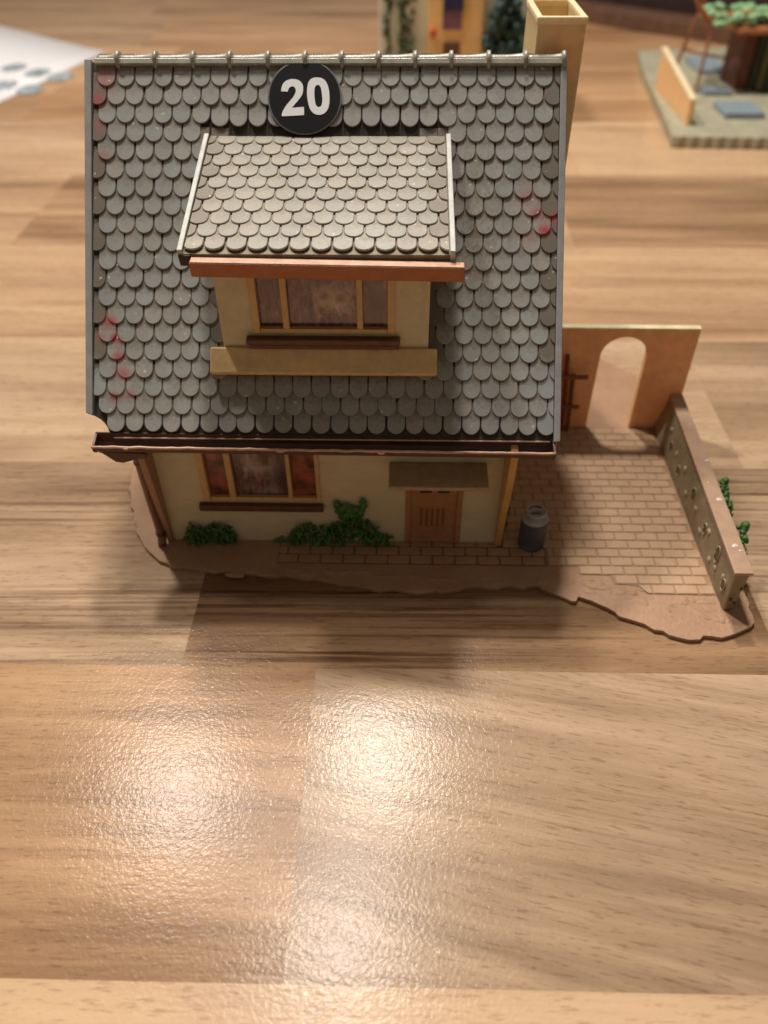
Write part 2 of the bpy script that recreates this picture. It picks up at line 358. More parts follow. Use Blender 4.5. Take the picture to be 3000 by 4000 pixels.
# ------------------------------------------------------------------ the base plate with its paving
base = thing('base_plate', 'thin brown plastic base plate with ragged edge and brick paved yard beside the toy house', 'base plate', (6, 4, -.14))
outline = [(-2.0, 2.2), (-1.85, 1.75), (-1.6, 1.1), (-1.35, .55), (-1.15, .1), (-.9, -.3), (-.48, -.72), (0, -1.10), (.12, -1.2), (1.05, -1.30), (2.0, -1.36), (2.77, -1.43), (3.6, -1.5), (4.56, -1.62), (5.1, -1.78), (5.87, -1.89), (6.3, -2.02), (7.0, -2.02), (7.6, -2.08), (8.12, -2.05), (8.6, -2.0), (9.26, -1.83), (9.7, -1.88),
           (10.39, -1.81), (10.75, -1.87), (10.99, -1.80), (11.18, -1.74), (11.27, -1.94), (11.6, -2.1), (12.03, -2.33), (12.2, -2.32), (12.28, -2.22), (12.6, -2.35), (13.06, -2.55), (13.2, -2.78), (13.31, -2.92), (13.8, -3.12), (14.0, -3.2), (14.21, -3.37), (14.4, -3.42), (14.58, -3.59), (14.85, -3.66), (15.11, -3.71), (15.4, -3.7), (15.5, -3.58), (15.75, -3.6), (16.0, -3.63),
           (16.36, -3.51), (16.7, -3.36), (16.87, -3.23), (17.02, -3.09), (17.1, -2.76), (17.12, -2.1), (17.05, -1), (16.95, 2), (16.85, 5), (16.75, 8), (16.53, 9.19), (16.37, 9.84), (16.08, 9.93), (15.84, 10.32), (15.4, 10.74), (15.24, 11.0), (14.6, 11.5), (12, 12.3), (8, 12.7), (3, 12.6), (0, 12.0), (-1.6, 9.5), (-2.2, 6.5), (-2.25, 4)]
rj = random.Random(5); pts = []
for i, p in enumerate(outline):
    q = outline[(i + 1) % len(outline)]; n = max(1, int(math.dist(p, q) / .22))
    for k in range(n):
        t_ = k / n; a = .05 if p[1] < 3 else .08
        pts.append((p[0] + (q[0] - p[0]) * t_ + rj.uniform(-a, a), p[1] + (q[1] - p[1]) * t_ + rj.uniform(-a, a)))
mb = MB(); N = len(pts)
top = [(x, y, 0) for x, y in pts]; bot = [(x + .0, y - .0, -.135) for x, y in pts]
mb.add(top + bot, [tuple(range(N)), tuple(range(2 * N - 1, N - 1, -1))] + [(i, N + i, N + (i + 1) % N, (i + 1) % N) for i in range(N)])
pl = mb.obj('plate', M['base'], base, bevel=.02)
# sunken joint sheets under the bricks (yard and path)
def sheet(name, poly, z, mat, bev=0.0):
    m_ = MB(); m_.prism(poly, z[0], z[1]); return m_.obj(name, mat, base, bevel=bev)
sheet('paving_bed', [(11.55, -.97), (12.45, -.97), (12.5, -1.31), (13.35, -1.33), (13.4, -1.68), (14.0, -1.72), (14.4, -2.05), (16.27, -2.07), (16.27, 6.05), (10.25, 6.05), (10.25, -.2), (11.55, -.2)], (-.01, .018), M['groove'])
sheet('path_bed', [(3.36, -.985), (11.54, -.985), (11.54, -.21), (10.24, -.21), (10.24, -.01), (3.36, -.01)], (-.01, .010), M['pathjoint'])
brick_cache = {}
def brick(x0, x1, y0, y1, z0, z1, mat, cut=None):
    wd, dp = round(x1 - x0, 3), round(y1 - y0, 3); key = (wd, dp, mat.name, cut, round(z1 - z0, 3))
    if key not in brick_cache:
        m_ = MB(); w2, d2 = wd / 2, dp / 2; h = z1 - z0; c = .035
        if cut: poly = [(-w2, d2 - .02), (w2, d2), (w2, -d2), (w2 * .35, -d2)]
        else: poly = [(-w2 + c, -d2), (w2 - c, -d2), (w2, -d2 + c), (w2, d2 - c), (w2 - c, d2), (-w2 + c, d2), (-w2, d2 - c), (-w2, -d2 + c)]
        poly = poly if not cut else poly[::-1]
        n = len(poly); k = .90
        vs = [(x, y, 0) for x, y in poly] + [(x, y, h * .55) for x, y in poly] + [(x - math.copysign(min(.02, abs(x)), x), y - math.copysign(min(.02, abs(y)), y), h) for x, y in poly]
        fs = [tuple(range(2 * n, 3 * n))] + [(j * n + i, j * n + (i + 1) % n, (j + 1) * n + (i + 1) % n, (j + 1) * n + i) for j in range(2) for i in range(n)]
        m_.add(vs, fs); brick_cache[key] = m_.mesh('brick')
    o = link('brick', brick_cache[key], mat, base)
    o.location = ((x0 + x1) / 2, (y0 + y1) / 2, z0); return o
rb = random.Random(11); BP = .668; RP = .3665
for r_ in range(22):
    y0 = -2.061 + r_ * RP; y1 = y0 + RP
    if y1 > 6.0: y1 = 6.0
    if y1 - y0 < .12: continue
    ph = 12.114 + (BP / 2 if r_ % 2 == 0 else 0) + (.0 if r_ != 0 else 0)
    xs = ph - 4 * BP
    start = {0: 14.05, 1: 13.35, 2: 12.35}.get(r_, 11.58 if y0 < -.25 else 10.27)
    while xs < 16.25:
        a, b = max(xs, start), min(xs + BP, 16.26)
        if b - a > .16 and not (xs + BP < start):
            g = .018
            brick(a + g, b - g, y0 + g, y1 - g, .012 + rb.uniform(-.004, .004), .046, M['brick'], cut=(r_ < 2 and a == start and b - a > .3) or None)
        xs += BP
for r_ in range(3):
    y0 = -.963 + r_ * RP; y1 = min(y0 + RP, -.005)
    xs = 3.30 + (0 if r_ % 2 == 0 else .335)
    if r_ % 2: brick(3.38, xs - .02, y0 + .022, y1 - .022, .004, .030, M['pathbrick'])
    while xs < 11.5:
        a, b = max(xs, 3.36), min(xs + .681, 11.52 if r_ < 2 else 10.22)
        if b - a > .15: brick(a + .02, b - .02, y0 + .022, y1 - .022, .004 + rb.uniform(-.003, .003), .030, M['pathbrick'])
        xs += .681
# rough earth ridge in front of the yard
mb = MB()
for i in range(46):
    t_ = i / 45; x = 11.3 + t_ * 5.0; y = -1.35 - t_ * 1.35 + rb.uniform(-.35, .3); 
    mb.blob((x, y, -.02), (rb.uniform(.12, .4), rb.uniform(.08, .2), rb.uniform(.025, .05)), rotm(0, 0, rb.uniform(-.8, .2)), 8, 4, .15, i)
for i in range(17):
    x = 1.6 + i * .53; mb.blob((x + rb.uniform(-.2, .2), -1.25 - .035 * x + rb.uniform(-.15, .2), -.02), (rb.uniform(.15, .4), rb.uniform(.08, .16), .035), None, 8, 4, .15, i + 99)
mb.obj('earth', M['base'], base, smooth=True, kind='stuff')

# ------------------------------------------------------------------ the house
house = thing('toy_house', 'cream toy house with steep grey fish scale roof, wide dormer and brown gutter', 'toy house', (5, 5.6, 0))
def holed(name, x0, x1, z0, z1, y0, y1, holes, mat, p):
    xs = sorted({x0, x1, *[h[0] for h in holes], *[h[1] for h in holes]}); zs = sorted({z0, z1, *[h[2] for h in holes], *[h[3] for h in holes]})
    inh = lambda i, j: not (0 <= i < len(xs) - 1 and 0 <= j < len(zs) - 1) or any(h[0] <= (xs[i] + xs[i + 1]) / 2 <= h[1] and h[2] <= (zs[j] + zs[j + 1]) / 2 <= h[3] for h in holes)
    vs = []; idx = {}; fs = []
    def V(i, j, k):
        if (i, j, k) not in idx: idx[(i, j, k)] = len(vs); vs.append((xs[i], (y0, y1)[k], zs[j]))
        return idx[(i, j, k)]
    for i in range(len(xs) - 1):
        for j in range(len(zs) - 1):
            if inh(i, j): continue
            fs.append((V(i, j, 0), V(i + 1, j, 0), V(i + 1, j + 1, 0), V(i, j + 1, 0))); fs.append((V(i, j, 1), V(i, j + 1, 1), V(i + 1, j + 1, 1), V(i + 1, j, 1)))
            for di, dj, a, b in ((-1, 0, (i, j + 1), (i, j)), (1, 0, (i + 1, j), (i + 1, j + 1)), (0, -1, (i, j), (i + 1, j)), (0, 1, (i + 1, j + 1), (i, j + 1))):
                if inh(i + di, j + dj): fs.append((V(*a, 0), V(*a, 1), V(*b, 1), V(*b, 0)))
    m_ = MB(); m_.add(vs, fs); return m_.obj(name, mat, p)
holed('front_wall', 0.0, 10.0, 0.0, 5.25, 0.0, .22, [(1.22, 4.70, 1.66, 3.65), (7.26, 8.90, .02, 2.62)], M['wall'], house)
M['wing'] = plastic('wing_brown', (.38, .20, .13), .12, .42, .2, spec=.5)
for xx, lab in ((-.2, 0), (10.002, 1)):     # gable walls with a wing that runs forward under the eaves
    if xx < 0: poly = [(-.10, 0), (-.32, 1.4), (-.62, 3.7), (-.66, 4.42), (5.63, 11.85), (11.3, 5.2), (11.3, 0)]
    else: poly = [(-.13, 0), (-.48, 1.6), (-.9, 3.35), (-1.0, 4.2), (-.64, 4.45), (5.63, 11.85), (11.3, 5.2), (11.3, 0)]
    m_ = MB(); m_.prism(poly, xx, xx + .198, YZX); m_.obj('side_wall', M['post' if lab else 'wing'], house, bevel=.02)
m_ = MB(); m_.box(0, 10, 11.1, 11.3, 0, 5.2); m_.obj('rear_wall', M['wall'], house)
# ground floor window
wf = MB(); 
wf.box(1.22, 1.42, -.07, .12, 1.66, 3.65); wf.box(4.60, 4.72, -.07, .12, 1.66, 3.65)
wf.box(1.422, 4.598, -.03, .12, 1.66, 1.80); wf.box(1.422, 4.598, -.03, .12, 3.5, 3.65)
wo = wf.obj('window_frame', M['frame'], house, bevel=.015)
for a, b in ((2.02, 2.20), (3.77, 3.89)):
    m_ = MB(); m_.box(a, b, -.06, .10, 1.802, 3.498); m_.obj('mullion', M['frame'], wo, bevel=.02)
for a, b, mt in ((1.40, 2.03, 'curtain'), (2.19, 3.78, 'pane'), (3.88, 4.62, 'curtain')):
    m_ = MB(); m_.box(a, b, .12, .15, 1.70, 3.6); m_.obj('pane', M[mt], wo)
m_ = MB(); m_.box(1.05, 4.79, -.20, -.002, 1.36, 1.60); m_.obj('window_sill', M['sill'], house, bevel=.05)
# door
M['slot'] = plastic('slot_brown', (.25, .11, .045), .1, .5)
fr = MB(); fr.box(7.23, 7.38, -.05, .15, .05, 2.62); fr.box(8.76, 8.92, -.05, .15, .05, 2.62); fr.box(7.382, 8.758, -.05, .15, 2.42, 2.62); fr.box(7.382, 8.758, -.03, .15, .05, .20)
fo = fr.obj('door_frame', M['door'], house, bevel=.02)
dr = MB(); dr.box(7.382, 8.758, .02, .12, .202, 2.418); do = dr.obj('door', M['door'], house)
for a in (7.66, 8.18):
    m_ = MB(); m_.box(a, a + .34, .0, .03, 2.02, 2.13); m_.obj('door_light', M['dark'], do, bevel=.01)
m_ = MB()
m_.box(7.60, 8.50, .005, .03, .58, .63); m_.box(7.60, 8.50, .005, .03, 1.42, 1.47)
for k in range(6):
    m_.box(7.60 + k * .165, 7.66 + k * .165, .0, .03, .632, 1.418)
m_.obj('grille', M['door'], do, bevel=.01)
for k in range(5):
    g_ = MB(); g_.box(7.675 + k * .165, 7.745 + k * .165, .008, .03, .66, 1.39); g_.obj('slot', M['slot'], do)
m_ = MB(); Mc = Matrix.Translation((0, 0, 3.15)) @ Matrix.Rotation(math.radians(8), 4, 'X')
m_.box(6.74, 9.52, -.98, .0, -.10, .06, Mc); m_.obj('door_canopy', M['canopy'], house, bevel=.05)
# roof deck with the broken front left corner
XL, XR, SL = -1.30, 11.24, 9.775
deckpoly = [(XR, -.06), (XR, SL), (XL, SL), (XL, .57), (-1.22, .55), (-1.10, .48), (-.96, .40), (-.86, .30), (-.78, .18), (-.74, .07), (-.70, -.06)]
MR = Matrix.Translation((0, EY, EZ)) @ Matrix.Rotation(TH, 4, 'X')
m_ = MB(); m_.prism(deckpoly, -.16, .0, MR); roof = m_.obj('roof', M['deck'], house)
m_ = MB(); MRb = Matrix.Translation((0, 2 * 5.6324 - EY, EZ)) @ Matrix.Rotation(math.pi, 4, 'Z') @ Matrix.Rotation(TH, 4, 'X')
m_.box(-XR, -XL, 0, SL - .15, -.16, .0, MRb); m_.obj('rear_roof', M['deck'], house)
def on_roof(o, x, s, h, extra=0):
    o.location = roofp(x, s, h); o.rotation_euler = (TH + extra, 0, 0)
HW = .233; RPI = .475
def shingle_mesh(name, xl=None, xr=None, L=.86, h0=.072, th=.046, hw=HW, Ltip=1.0):
    n = 14; out = []
    for k in range(n + 1):
        a = math.pi + math.pi * k / n; out.append((hw * math.cos(a), hw * Ltip + hw * Ltip * math.sin(a)))
    out.append((hw, L)); out.append((-hw, L))
    def hgt(y): return h0 * (1 - y / (L + .06)) + .012
    def cl(x): 
        if xl is not None: x = max(x, xl)
        if xr is not None: x = min(x, xr)
        return x
    cx = 0; cy = hw
    rings = []
    for (sc, dz) in ((1.0, -th), (1.0, -.016), (.93, 0.0)):
        rg = []
        for x, y in out:
            X = cx + (x - cx) * sc; Y = cy + (y - cy) * (sc if y < cy else 1)
            rg.append((cl(X), Y, hgt(Y) + dz))
        rings.append(rg)
    N_ = len(out); m_ = MB(); vs = [v for r in rings for v in r]
    fs = [tuple(range(2 * N_, 3 * N_))] + [(j * N_ + i, j * N_ + (i + 1) % N_, (j + 1) * N_ + (i + 1) % N_, (j + 1) * N_ + i) for j in range(2) for i in range(N_)]
    m_.add(vs, fs); return m_.mesh(name)
SH = [shingle_mesh('shingle', Ltip=q) for q in (1.0, .96, 1.03)]
SHT = shingle_mesh('shingle_head', L=.86, h0=.068)
rt = random.Random(21); edge_tiles = MB(); extra_tiles = []
def merge(mb, me, M4): mb.add([v.co for v in me.vertices], [tuple(p.vertices) for p in me.polygons], M4)
def rowx(k): return -.755 if k % 2 == 0 else -.504 - (.03 if k > 4 else 0)
for k in range(20):
    s = 9.106 - k * RPI
    if k == 2: s += 0
    x = rowx(k) - .4974 * 2
    while x < 11.4:
        xx = x; x += .4974
        if xx < -1.22 or xx - HW > 11.06: continue
        if k == 19 and xx < -.75: continue
        if 1.35 < s < 7.85 and 2.55 < xx < 7.62: continue
        if k == 3 and 1.7 < xx < 8.3: continue
        xl = xr = None
        if xx - HW < -1.12: xl = -1.12 - xx
        if xx + HW > 11.08: xr = 11.08 - xx
        xx += rt.uniform(-.008, .008); ss = s + rt.uniform(-.008, .008) - (.075 if k == 2 and 1.75 < xx < 8.3 else 0)
        hide = 1.35 < s < 7.85 and 2.2 < xx < 7.95
        if xl is not None or xr is not None or hide:
            me = shingle_mesh('edge', xl, xr) if not hide else SH[0]
            merge(edge_tiles, me, Matrix.Translation(roofp(xx, ss, .02)) @ Matrix.Rotation(TH, 4, 'X'))
            if not hide: bpy.data.meshes.remove(me)
        else:
            me = (SHT if k == 0 else SH[rt.randrange(3)])
            o = link('shingle', me, M['tile'], roof); on_roof(o, xx, ss, .02 + rt.uniform(-.003, .006), rt.uniform(-.016, .016)); o.rotation_euler.rotate_axis('Z', rt.gauss(0, .018))
edge_tiles.obj('edge_shingle', M['tile'], roof, kind='stuff')
# grey verges and eaves strip
m_ = MB(); m_.prism([(-1.34, .575), (-1.34, 9.80), (-1.155, 9.80), (-1.155, .50)][::-1], -.20, .11, MR); m_.obj('verge_board', M['verge'], roof, bevel=.02)
m_ = MB(); m_.prism([(11.10, -.10), (11.10, 9.80), (11.27, 9.80), (11.27, -.07)], -.20, .11, MR); m_.obj('verge_board', M['verge'], roof, bevel=.02)
m_ = MB(); m_.box(-.62, 11.02, -.10, -.0605, -.15, .035, MR); m_.obj('eaves_board', M['lip'], roof, bevel=.01)
# ridge tiles: flared half rounds with a collar at the right end
rid = [-1.003, -0.436, 0.554, 1.55, 2.509, 3.514, 4.484, 5.439, 6.398, 7.349, 8.285, 9.253, 10.205, 11.19]
RY, RZ = 5.66, 12.06
MX = Matrix(((0, 0, 1, 0), (1, 0, 0, 0), (0, 1, 0, 0), (0, 0, 0, 1)))   # lathe axis to x
for a, b in zip(rid[:-1], rid[1:]):
    Ln = b - a
    prof = [(.13, .0), (.135, Ln * .15), (.138, Ln * .45), (.15, Ln * .68), (.172, Ln - .11), (.185, Ln - .075), (.235, Ln - .06), (.245, Ln - .0), (.235, Ln + .03), (.13, Ln + .032)]
    m_ = MB(); m_.lathe(prof, Matrix.Translation((a, RY, RZ)) @ MX, 20)
    m_.obj('ridge_tile', M['ridge'], roof, smooth=False, bevel=0).data
m_ = MB(); m_.box(-1.05, 11.2, SL - .13, SL + .02, -.02, .165, MR); m_.obj('ridge_flange', M['ridge'], roof, bevel=.02)
for o in bpy.data.objects:
    if o.name.startswith('ridge_tile'):
        for f in o.data.polygons: f.use_smooth = len(f.vertices) == 4

# number badge lying on the upper shingles
badge = thing('number_badge', 'round black sticker with white number 20 stuck below the ridge', 'sticker', tuple(roofp(4.464, 8.807, .14)))
MBd = Matrix.Translation(roofp(4.464, 8.80, .145)) @ Matrix.Rotation(TH, 4, 'X')
m_ = MB(); m_.lathe([(.955, -.012), (.965, .004), (.93, .010)], MBd, 64); m_.obj('clear_rim', M['rim'], badge)
m_ = MB(); m_.lathe([(.925, .008), (.925, .016)], MBd, 64); m_.obj('disc', M['black'], badge)
two = [(-0.615, 0.146), (-0.608, 0.205), (-0.58, 0.304), (-0.522, 0.383), (-0.435, 0.432), (-0.319, 0.456), (-0.189, 0.439), (-0.101, 0.383), (-0.05, 0.305), (-0.039, 0.22), (-0.049, 0.106), (-0.092, 0.014), (-0.171, -0.093), (-0.258, -0.192), (-0.33, -0.284), (-0.177, -0.266), (-0.015, -0.256), (-0.009, -0.462), (-0.169, -0.474), (-0.583, -0.496), (-0.597, -0.448), (-0.562, -0.356), (-0.49, -0.235), (-0.389, -0.114), (-0.302, -0.008), (-0.252, 0.077), (-0.231, 0.148), (-0.245, 0.219), (-0.289, 0.265), (-0.347, 0.265), (-0.398, 0.234), (-0.427, 0.184), (-0.441, 0.134), (-0.535, 0.137)]
zo = [(0.347, 0.495), (0.449, 0.475), (0.536, 0.411), (0.602, 0.29), (0.639, 0.135), (0.651, -0.035), (0.642, -0.191), (0.606, -0.312), (0.542, -0.397), (0.455, -0.447), (0.368, -0.457), (0.266, -0.433), (0.179, -0.362), (0.12, -0.249), (0.083, -0.092), (0.063, 0.064), (0.066, 0.22), (0.094, 0.361), (0.159, 0.454), (0.253, 0.492)]
zi = [(0.341, 0.307), (0.392, 0.283), (0.429, 0.205), (0.451, 0.078), (0.463, -0.064), (0.453, -0.177), (0.425, -0.235), (0.374, -0.26), (0.316, -0.235), (0.279, -0.15), (0.261, -0.021), (0.253, 0.106), (0.262, 0.22), (0.291, 0.283)]
def curve_glyph(name, loops, mat, M4, p, th=.003):
    cu = bpy.data.curves.new(name, 'CURVE'); cu.dimensions = '2D'; cu.fill_mode = 'BOTH'; cu.extrude = th
    for lp in loops:
        sp = cu.splines.new('POLY'); sp.points.add(len(lp) - 1)
        for q, (x, y) in zip(sp.points, lp): q.co = (x, y, 0, 1)
        sp.use_cyclic_u = True
    tmp = bpy.data.objects.new('tmp', cu); COL.objects.link(tmp)
    dg = bpy.context.evaluated_depsgraph_get(); me = bpy.data.meshes.new_from_object(tmp.evaluated_get(dg))
    bpy.data.objects.remove(tmp); me.transform(M4); return link(name, me, mat, p)
def smooth_loop(lp, skip=()):
    n = len(lp); out = []
    for i in range(n):
        p0, p1, p2, p3 = [Vector(lp[(i + d) % n]) for d in (-1, 0, 1, 2)]
        out.append(tuple(p1))
        if i in skip: continue
        for t_ in (.33, .66):
            q = .5 * ((2 * p1) + (-p0 + p2) * t_ + (2 * p0 - 5 * p1 + 4 * p2 - p3) * t_ ** 2 + (-p0 + 3 * p1 - 3 * p2 + p3) * t_ ** 3); out.append(tuple(q))
    return out
MG = MBd @ Matrix.Translation((0, 0, .021))
curve_glyph('digit_two', [smooth_loop(two, (33, 0, 13, 14, 15, 16, 17, 18, 19, 20, 31, 32, 12))], M['white'], MG, badge)
curve_glyph('digit_zero', [smooth_loop(zo), smooth_loop(zi)], M['white'], MG, badge)

# dormer
YD = .60
dm = holed('dormer', 2.40, 7.75, 5.7, 9.05, YD, YD + .2, [(3.24, 6.87, 6.95, 8.75)], M['dwall'], house)
chk = MB()
for x0, x1 in ((2.40, 2.58), (7.57, 7.75)):
    chk.prism([(YD + .201, 5.9), (3.95, 10.0), (YD + .201, 9.05)], x0, x1, YZX)
chk.obj('dormer_cheek', M['dwall'], house)
wf = MB(); wf.box(3.24, 3.42, YD - .07, YD + .12, 6.95, 8.75); wf.box(6.70, 6.87, YD - .07, YD + .12, 6.95, 8.75); wf.box(3.422, 6.698, YD - .05, YD + .12, 6.95, 7.08); wf.box(3.422, 6.698, YD - .05, YD + .12, 8.62, 8.75)
wo = wf.obj('dormer_window', M['frame'], house, bevel=.015)
for a, b in ((4.02, 4.18), (5.92, 6.07)):
    m_ = MB(); m_.box(a, b, YD - .055, YD + .10, 7.082, 8.618); m_.obj('mullion', M['frame'], wo, bevel=.02)
for a, b in ((3.4, 4.03), (4.17, 5.93), (6.06, 6.72)):
    m_ = MB(); m_.box(a, b, YD + .12, YD + .15, 6.98, 8.7); m_.obj('pane', M['pane'], wo)
m_ = MB(); m_.box(3.04, 7.02, YD - .24, YD - .002, 6.70, 6.88); m_.box(3.10, 6.98, YD - .18, YD - .003, 6.56, 6.698); m_.obj('dormer_sill', M['sill'], house, bevel=.04)
m_ = MB(); m_.box(2.04, 7.99, 1.60, 2.30, .0, .0 + .26, MR @ Matrix.Translation((0, 0, .10)))
m_.obj('apron_board', M['apron'], house, bevel=.05)
# dormer roof
A = Vector((0, -.03, 9.34)); B = Vector((0, 4.36, 10.565)); TD = math.atan2(B.z - A.z, B.y - A.y); LD = (B - A).length
MD = Matrix.Translation(A) @ Matrix.Rotation(TD, 4, 'X')
def dp(x, s, h=0.0): return MD @ Vector((x, s, h))
m_ = MB(); m_.box(1.86, 8.27, 0, LD + .12, -.18, 0, MD); droof = m_.obj('dormer_roof', M['ddeck'], house)
SD = [shingle_mesh('dormer_shingle', h0=.07, th=.05), shingle_mesh('dormer_shingle', h0=.066, th=.05, Ltip=.95)]
edge = MB(); RD = .452
for k in range(10):
    s = .06 + k * RD; c0 = 2.17 + (0 if k % 2 == 0 else .25); x = c0 - .5
    while x < 8.4:
        xx = x; x += .4985
        if xx + HW < 2.06 or xx - HW > 8.08: continue
        xl = 1.985 - xx if xx - HW < 1.985 else None; xr = 8.13 - xx if xx + HW > 8.13 else None
        xx += rt.uniform(-.008, .008); ss = s + rt.uniform(-.008, .008)
        if k == 9: ss = s
        if xl is not None or xr is not None:
            me = shingle_mesh('e', xl, xr, h0=.07, th=.05, L=.8 if k < 9 else .45); merge(edge, me, Matrix.Translation(dp(xx, ss, .015)) @ Matrix.Rotation(TD, 4, 'X')); bpy.data.meshes.remove(me)
        else:
            if k == 9:
                if 'dtop' not in globals(): dtop = shingle_mesh('dormer_shingle_top', h0=.07, th=.05, L=.42)
                me = dtop
            else: me = SD[rt.randrange(2)]
            o = link('shingle', me, M['tile_d'], droof); o.location = dp(xx, ss, .015); o.rotation_euler = (TD + rt.uniform(-.01, .01), 0, 0)
edge.obj('edge_shingle', M['tile_d'], droof, kind='stuff')
for a, b in ((1.83, 1.955), (8.155, 8.28)):
    m_ = MB(); m_.prism([(a, -.02), (b, -.02), (b, LD - .02), (a, LD - .02)], -.26, .13, MD); m_.obj('dormer_verge', M['verge_d'], droof, bevel=.02)
m_ = MB(); m_.box(1.84, 2.12, -.07, -.022, -.30, .0, MD); m_.obj('verge_end', M['dark'], droof, bevel=.02)
m_ = MB(); Mf = Matrix.Translation((0, -.14, 9.30)) @ Matrix.Rotation(math.radians(4), 4, 'X') @ Matrix.Rotation(math.radians(.9), 4, 'Y')
m_.box(2.13, 8.50, -.20, .06, -.36, .0, Mf); fa = m_.obj('dormer_fascia', M['fascia'], house, bevel=.035)
m_ = MB(); m_.box(2.15, 8.48, -.175, .05, .0015, .02, Mf); m_.obj('fascia_lit_top', M['lip'], fa, bevel=.008)  # pale strip added so the fascia's top face reads as lit
# gutter: open channel with end stops
def gx(f): return f
GA = Vector((-1.12, 0, .03)); m_ = MB()
prof = [(-.66, 4.60), (-.70, 4.60), (-.74, 4.36), (-.82, 4.27), (-1.02, 4.27), (-1.09, 4.34), (-1.105, 4.44), (-1.135, 4.44), (-1.125, 4.30), (-1.04, 4.215), (-.80, 4.215), (-.70, 4.31)]
def tilt(M4): return Matrix.Translation((0, 0, .045)) @ Matrix.Rotation(math.radians(.38), 4, 'Y') @ M4
m_.prism(prof, -1.13, 11.10, tilt(YZX)); gut = m_.obj('gutter', M['gutter'], house)
m_ = MB()
for a in (-1.13, 11.07): m_.prism([(-.66, 4.60), (-.69, 4.29), (-.80, 4.2), (-1.05, 4.2), (-1.13, 4.29), (-1.145, 4.45)], a - .012, a + .045, tilt(YZX))
m_.obj('gutter_end', M['gutter'], gut)
# raised, uneven front bead of the gutter, coloured pale as if lit
bp_ = []; 
for i in range(120):
    x = -1.12 + i * 12.24 / 119; bp_.append((x, -1.125 + .012 * mnoise.noise(Vector((x * 2.2, 0, 0))), 4.49 - (x * .00663) + .02 * mnoise.noise(Vector((x * 3.1, 5, 0)))))
m_ = MB(); m_.tube(bp_, [.036 + .010 * abs(mnoise.noise(Vector((i * .7, 1, 2)))) for i in range(120)], 8); m_.obj('gutter_bead', M['lip'], gut, smooth=True)
m_ = MB(); m_.blob((3.9, -1.14, 4.44), (.14, .05, .05)); m_.blob((6.55, -1.14, 4.42), (.12, .05, .07)); m_.blob((-.2, -1.15, 4.47), (.1, .05, .04)); m_.obj('bead_burr', M['lip'], gut, smooth=True)
# spout funnel and downpipe
m_ = MB(); m_.prism([(-1.10, 4.30), (-.92, 4.22), (-.62, 3.93), (-.42, 3.90), (-.05, 4.02), (.25, 4.06), (.25, 4.24), (-.3, 4.27)][::-1], -1.06, -.74, XZY); m_.obj('gutter_outlet', M['gutter'], gut, bevel=.03)
m_ = MB(); m_.tube([(-.15, -.86, 4.05), (-.22, -.62, 3.92), (-.27, -.44, 3.75), (-.29, -.37, 3.3), (-.29, -.32, 2.0), (-.29, -.24, 1.0), (-.29, -.20, .38), (-.30, -.24, .16), (-.30, -.30, .04)], [.11, .125, .125, .125, .125, .125, .125, .135, .14], 12)
M['pipe'] = plastic('pipe_brown', (.19, .085, .05), .2, .35, .3)
m_.obj('downpipe', M['pipe'], house, smooth=True)
m_ = MB(); m_.lathe([(.15, 0), (.15, .09)], Matrix.Translation((-.29, -.37, 3.35)), 14); m_.lathe([(.16, 0), (.16, .1)], Matrix.Translation((-.29, -.21, .42)), 14); m_.obj('pipe_collar', M['gutter'], house)
# chimney (open square tube)
def ring_tube(x0, x1, y0, y1, z0, z1, t_):
    m_ = MB(); o = [(x0, y0), (x1, y0), (x1, y1), (x0, y1)]; i_ = [(x0 + t_, y0 + t_), (x1 - t_, y0 + t_), (x1 - t_, y1 - t_), (x0 + t_, y1 - t_)]
    vs = [(*p, z0) for p in o] + [(*p, z1) for p in o] + [(*p, z1) for p in i_] + [(*p, z1 - 1.1) for p in i_]
    fs = [(3, 2, 1, 0), (15, 14, 13, 12)[::-1]]
    for k in range(4):
        n = (k + 1) % 4; fs += [(k, n, 4 + n, 4 + k), (4 + k, 4 + n, 8 + n, 8 + k), (8 + k, 8 + n, 12 + n, 12 + k)]
    m_.add(vs, fs); return m_
ring_tube(10.47, 11.72, 6.0, 8.4, 0.0, 12.86, .13).obj('chimney', M['chim'], house, bevel=.02)
m_ = MB(); zr0, zr1 = 12.80, 12.985
ro = [(10.44, 5.97), (11.75, 5.97), (11.75, 8.43), (10.44, 8.43)]; ri = [(10.605, 6.14), (11.585, 6.13), (11.585, 8.26), (10.605, 8.27)]
m_.add([(*p, z) for pl_ in (ro, ri) for z in (zr0, zr1) for p in pl_], [f for k in range(4) for n in ((k + 1) % 4,) for f in ((k, n, 4 + n, 4 + k), (4 + k, 4 + n, 12 + n, 12 + k), (12 + k, 12 + n, 8 + n, 8 + k), (8 + k, 8 + n, n, k))])
m_.obj('chimney_rim', M['archtop'], house, bevel=.045)

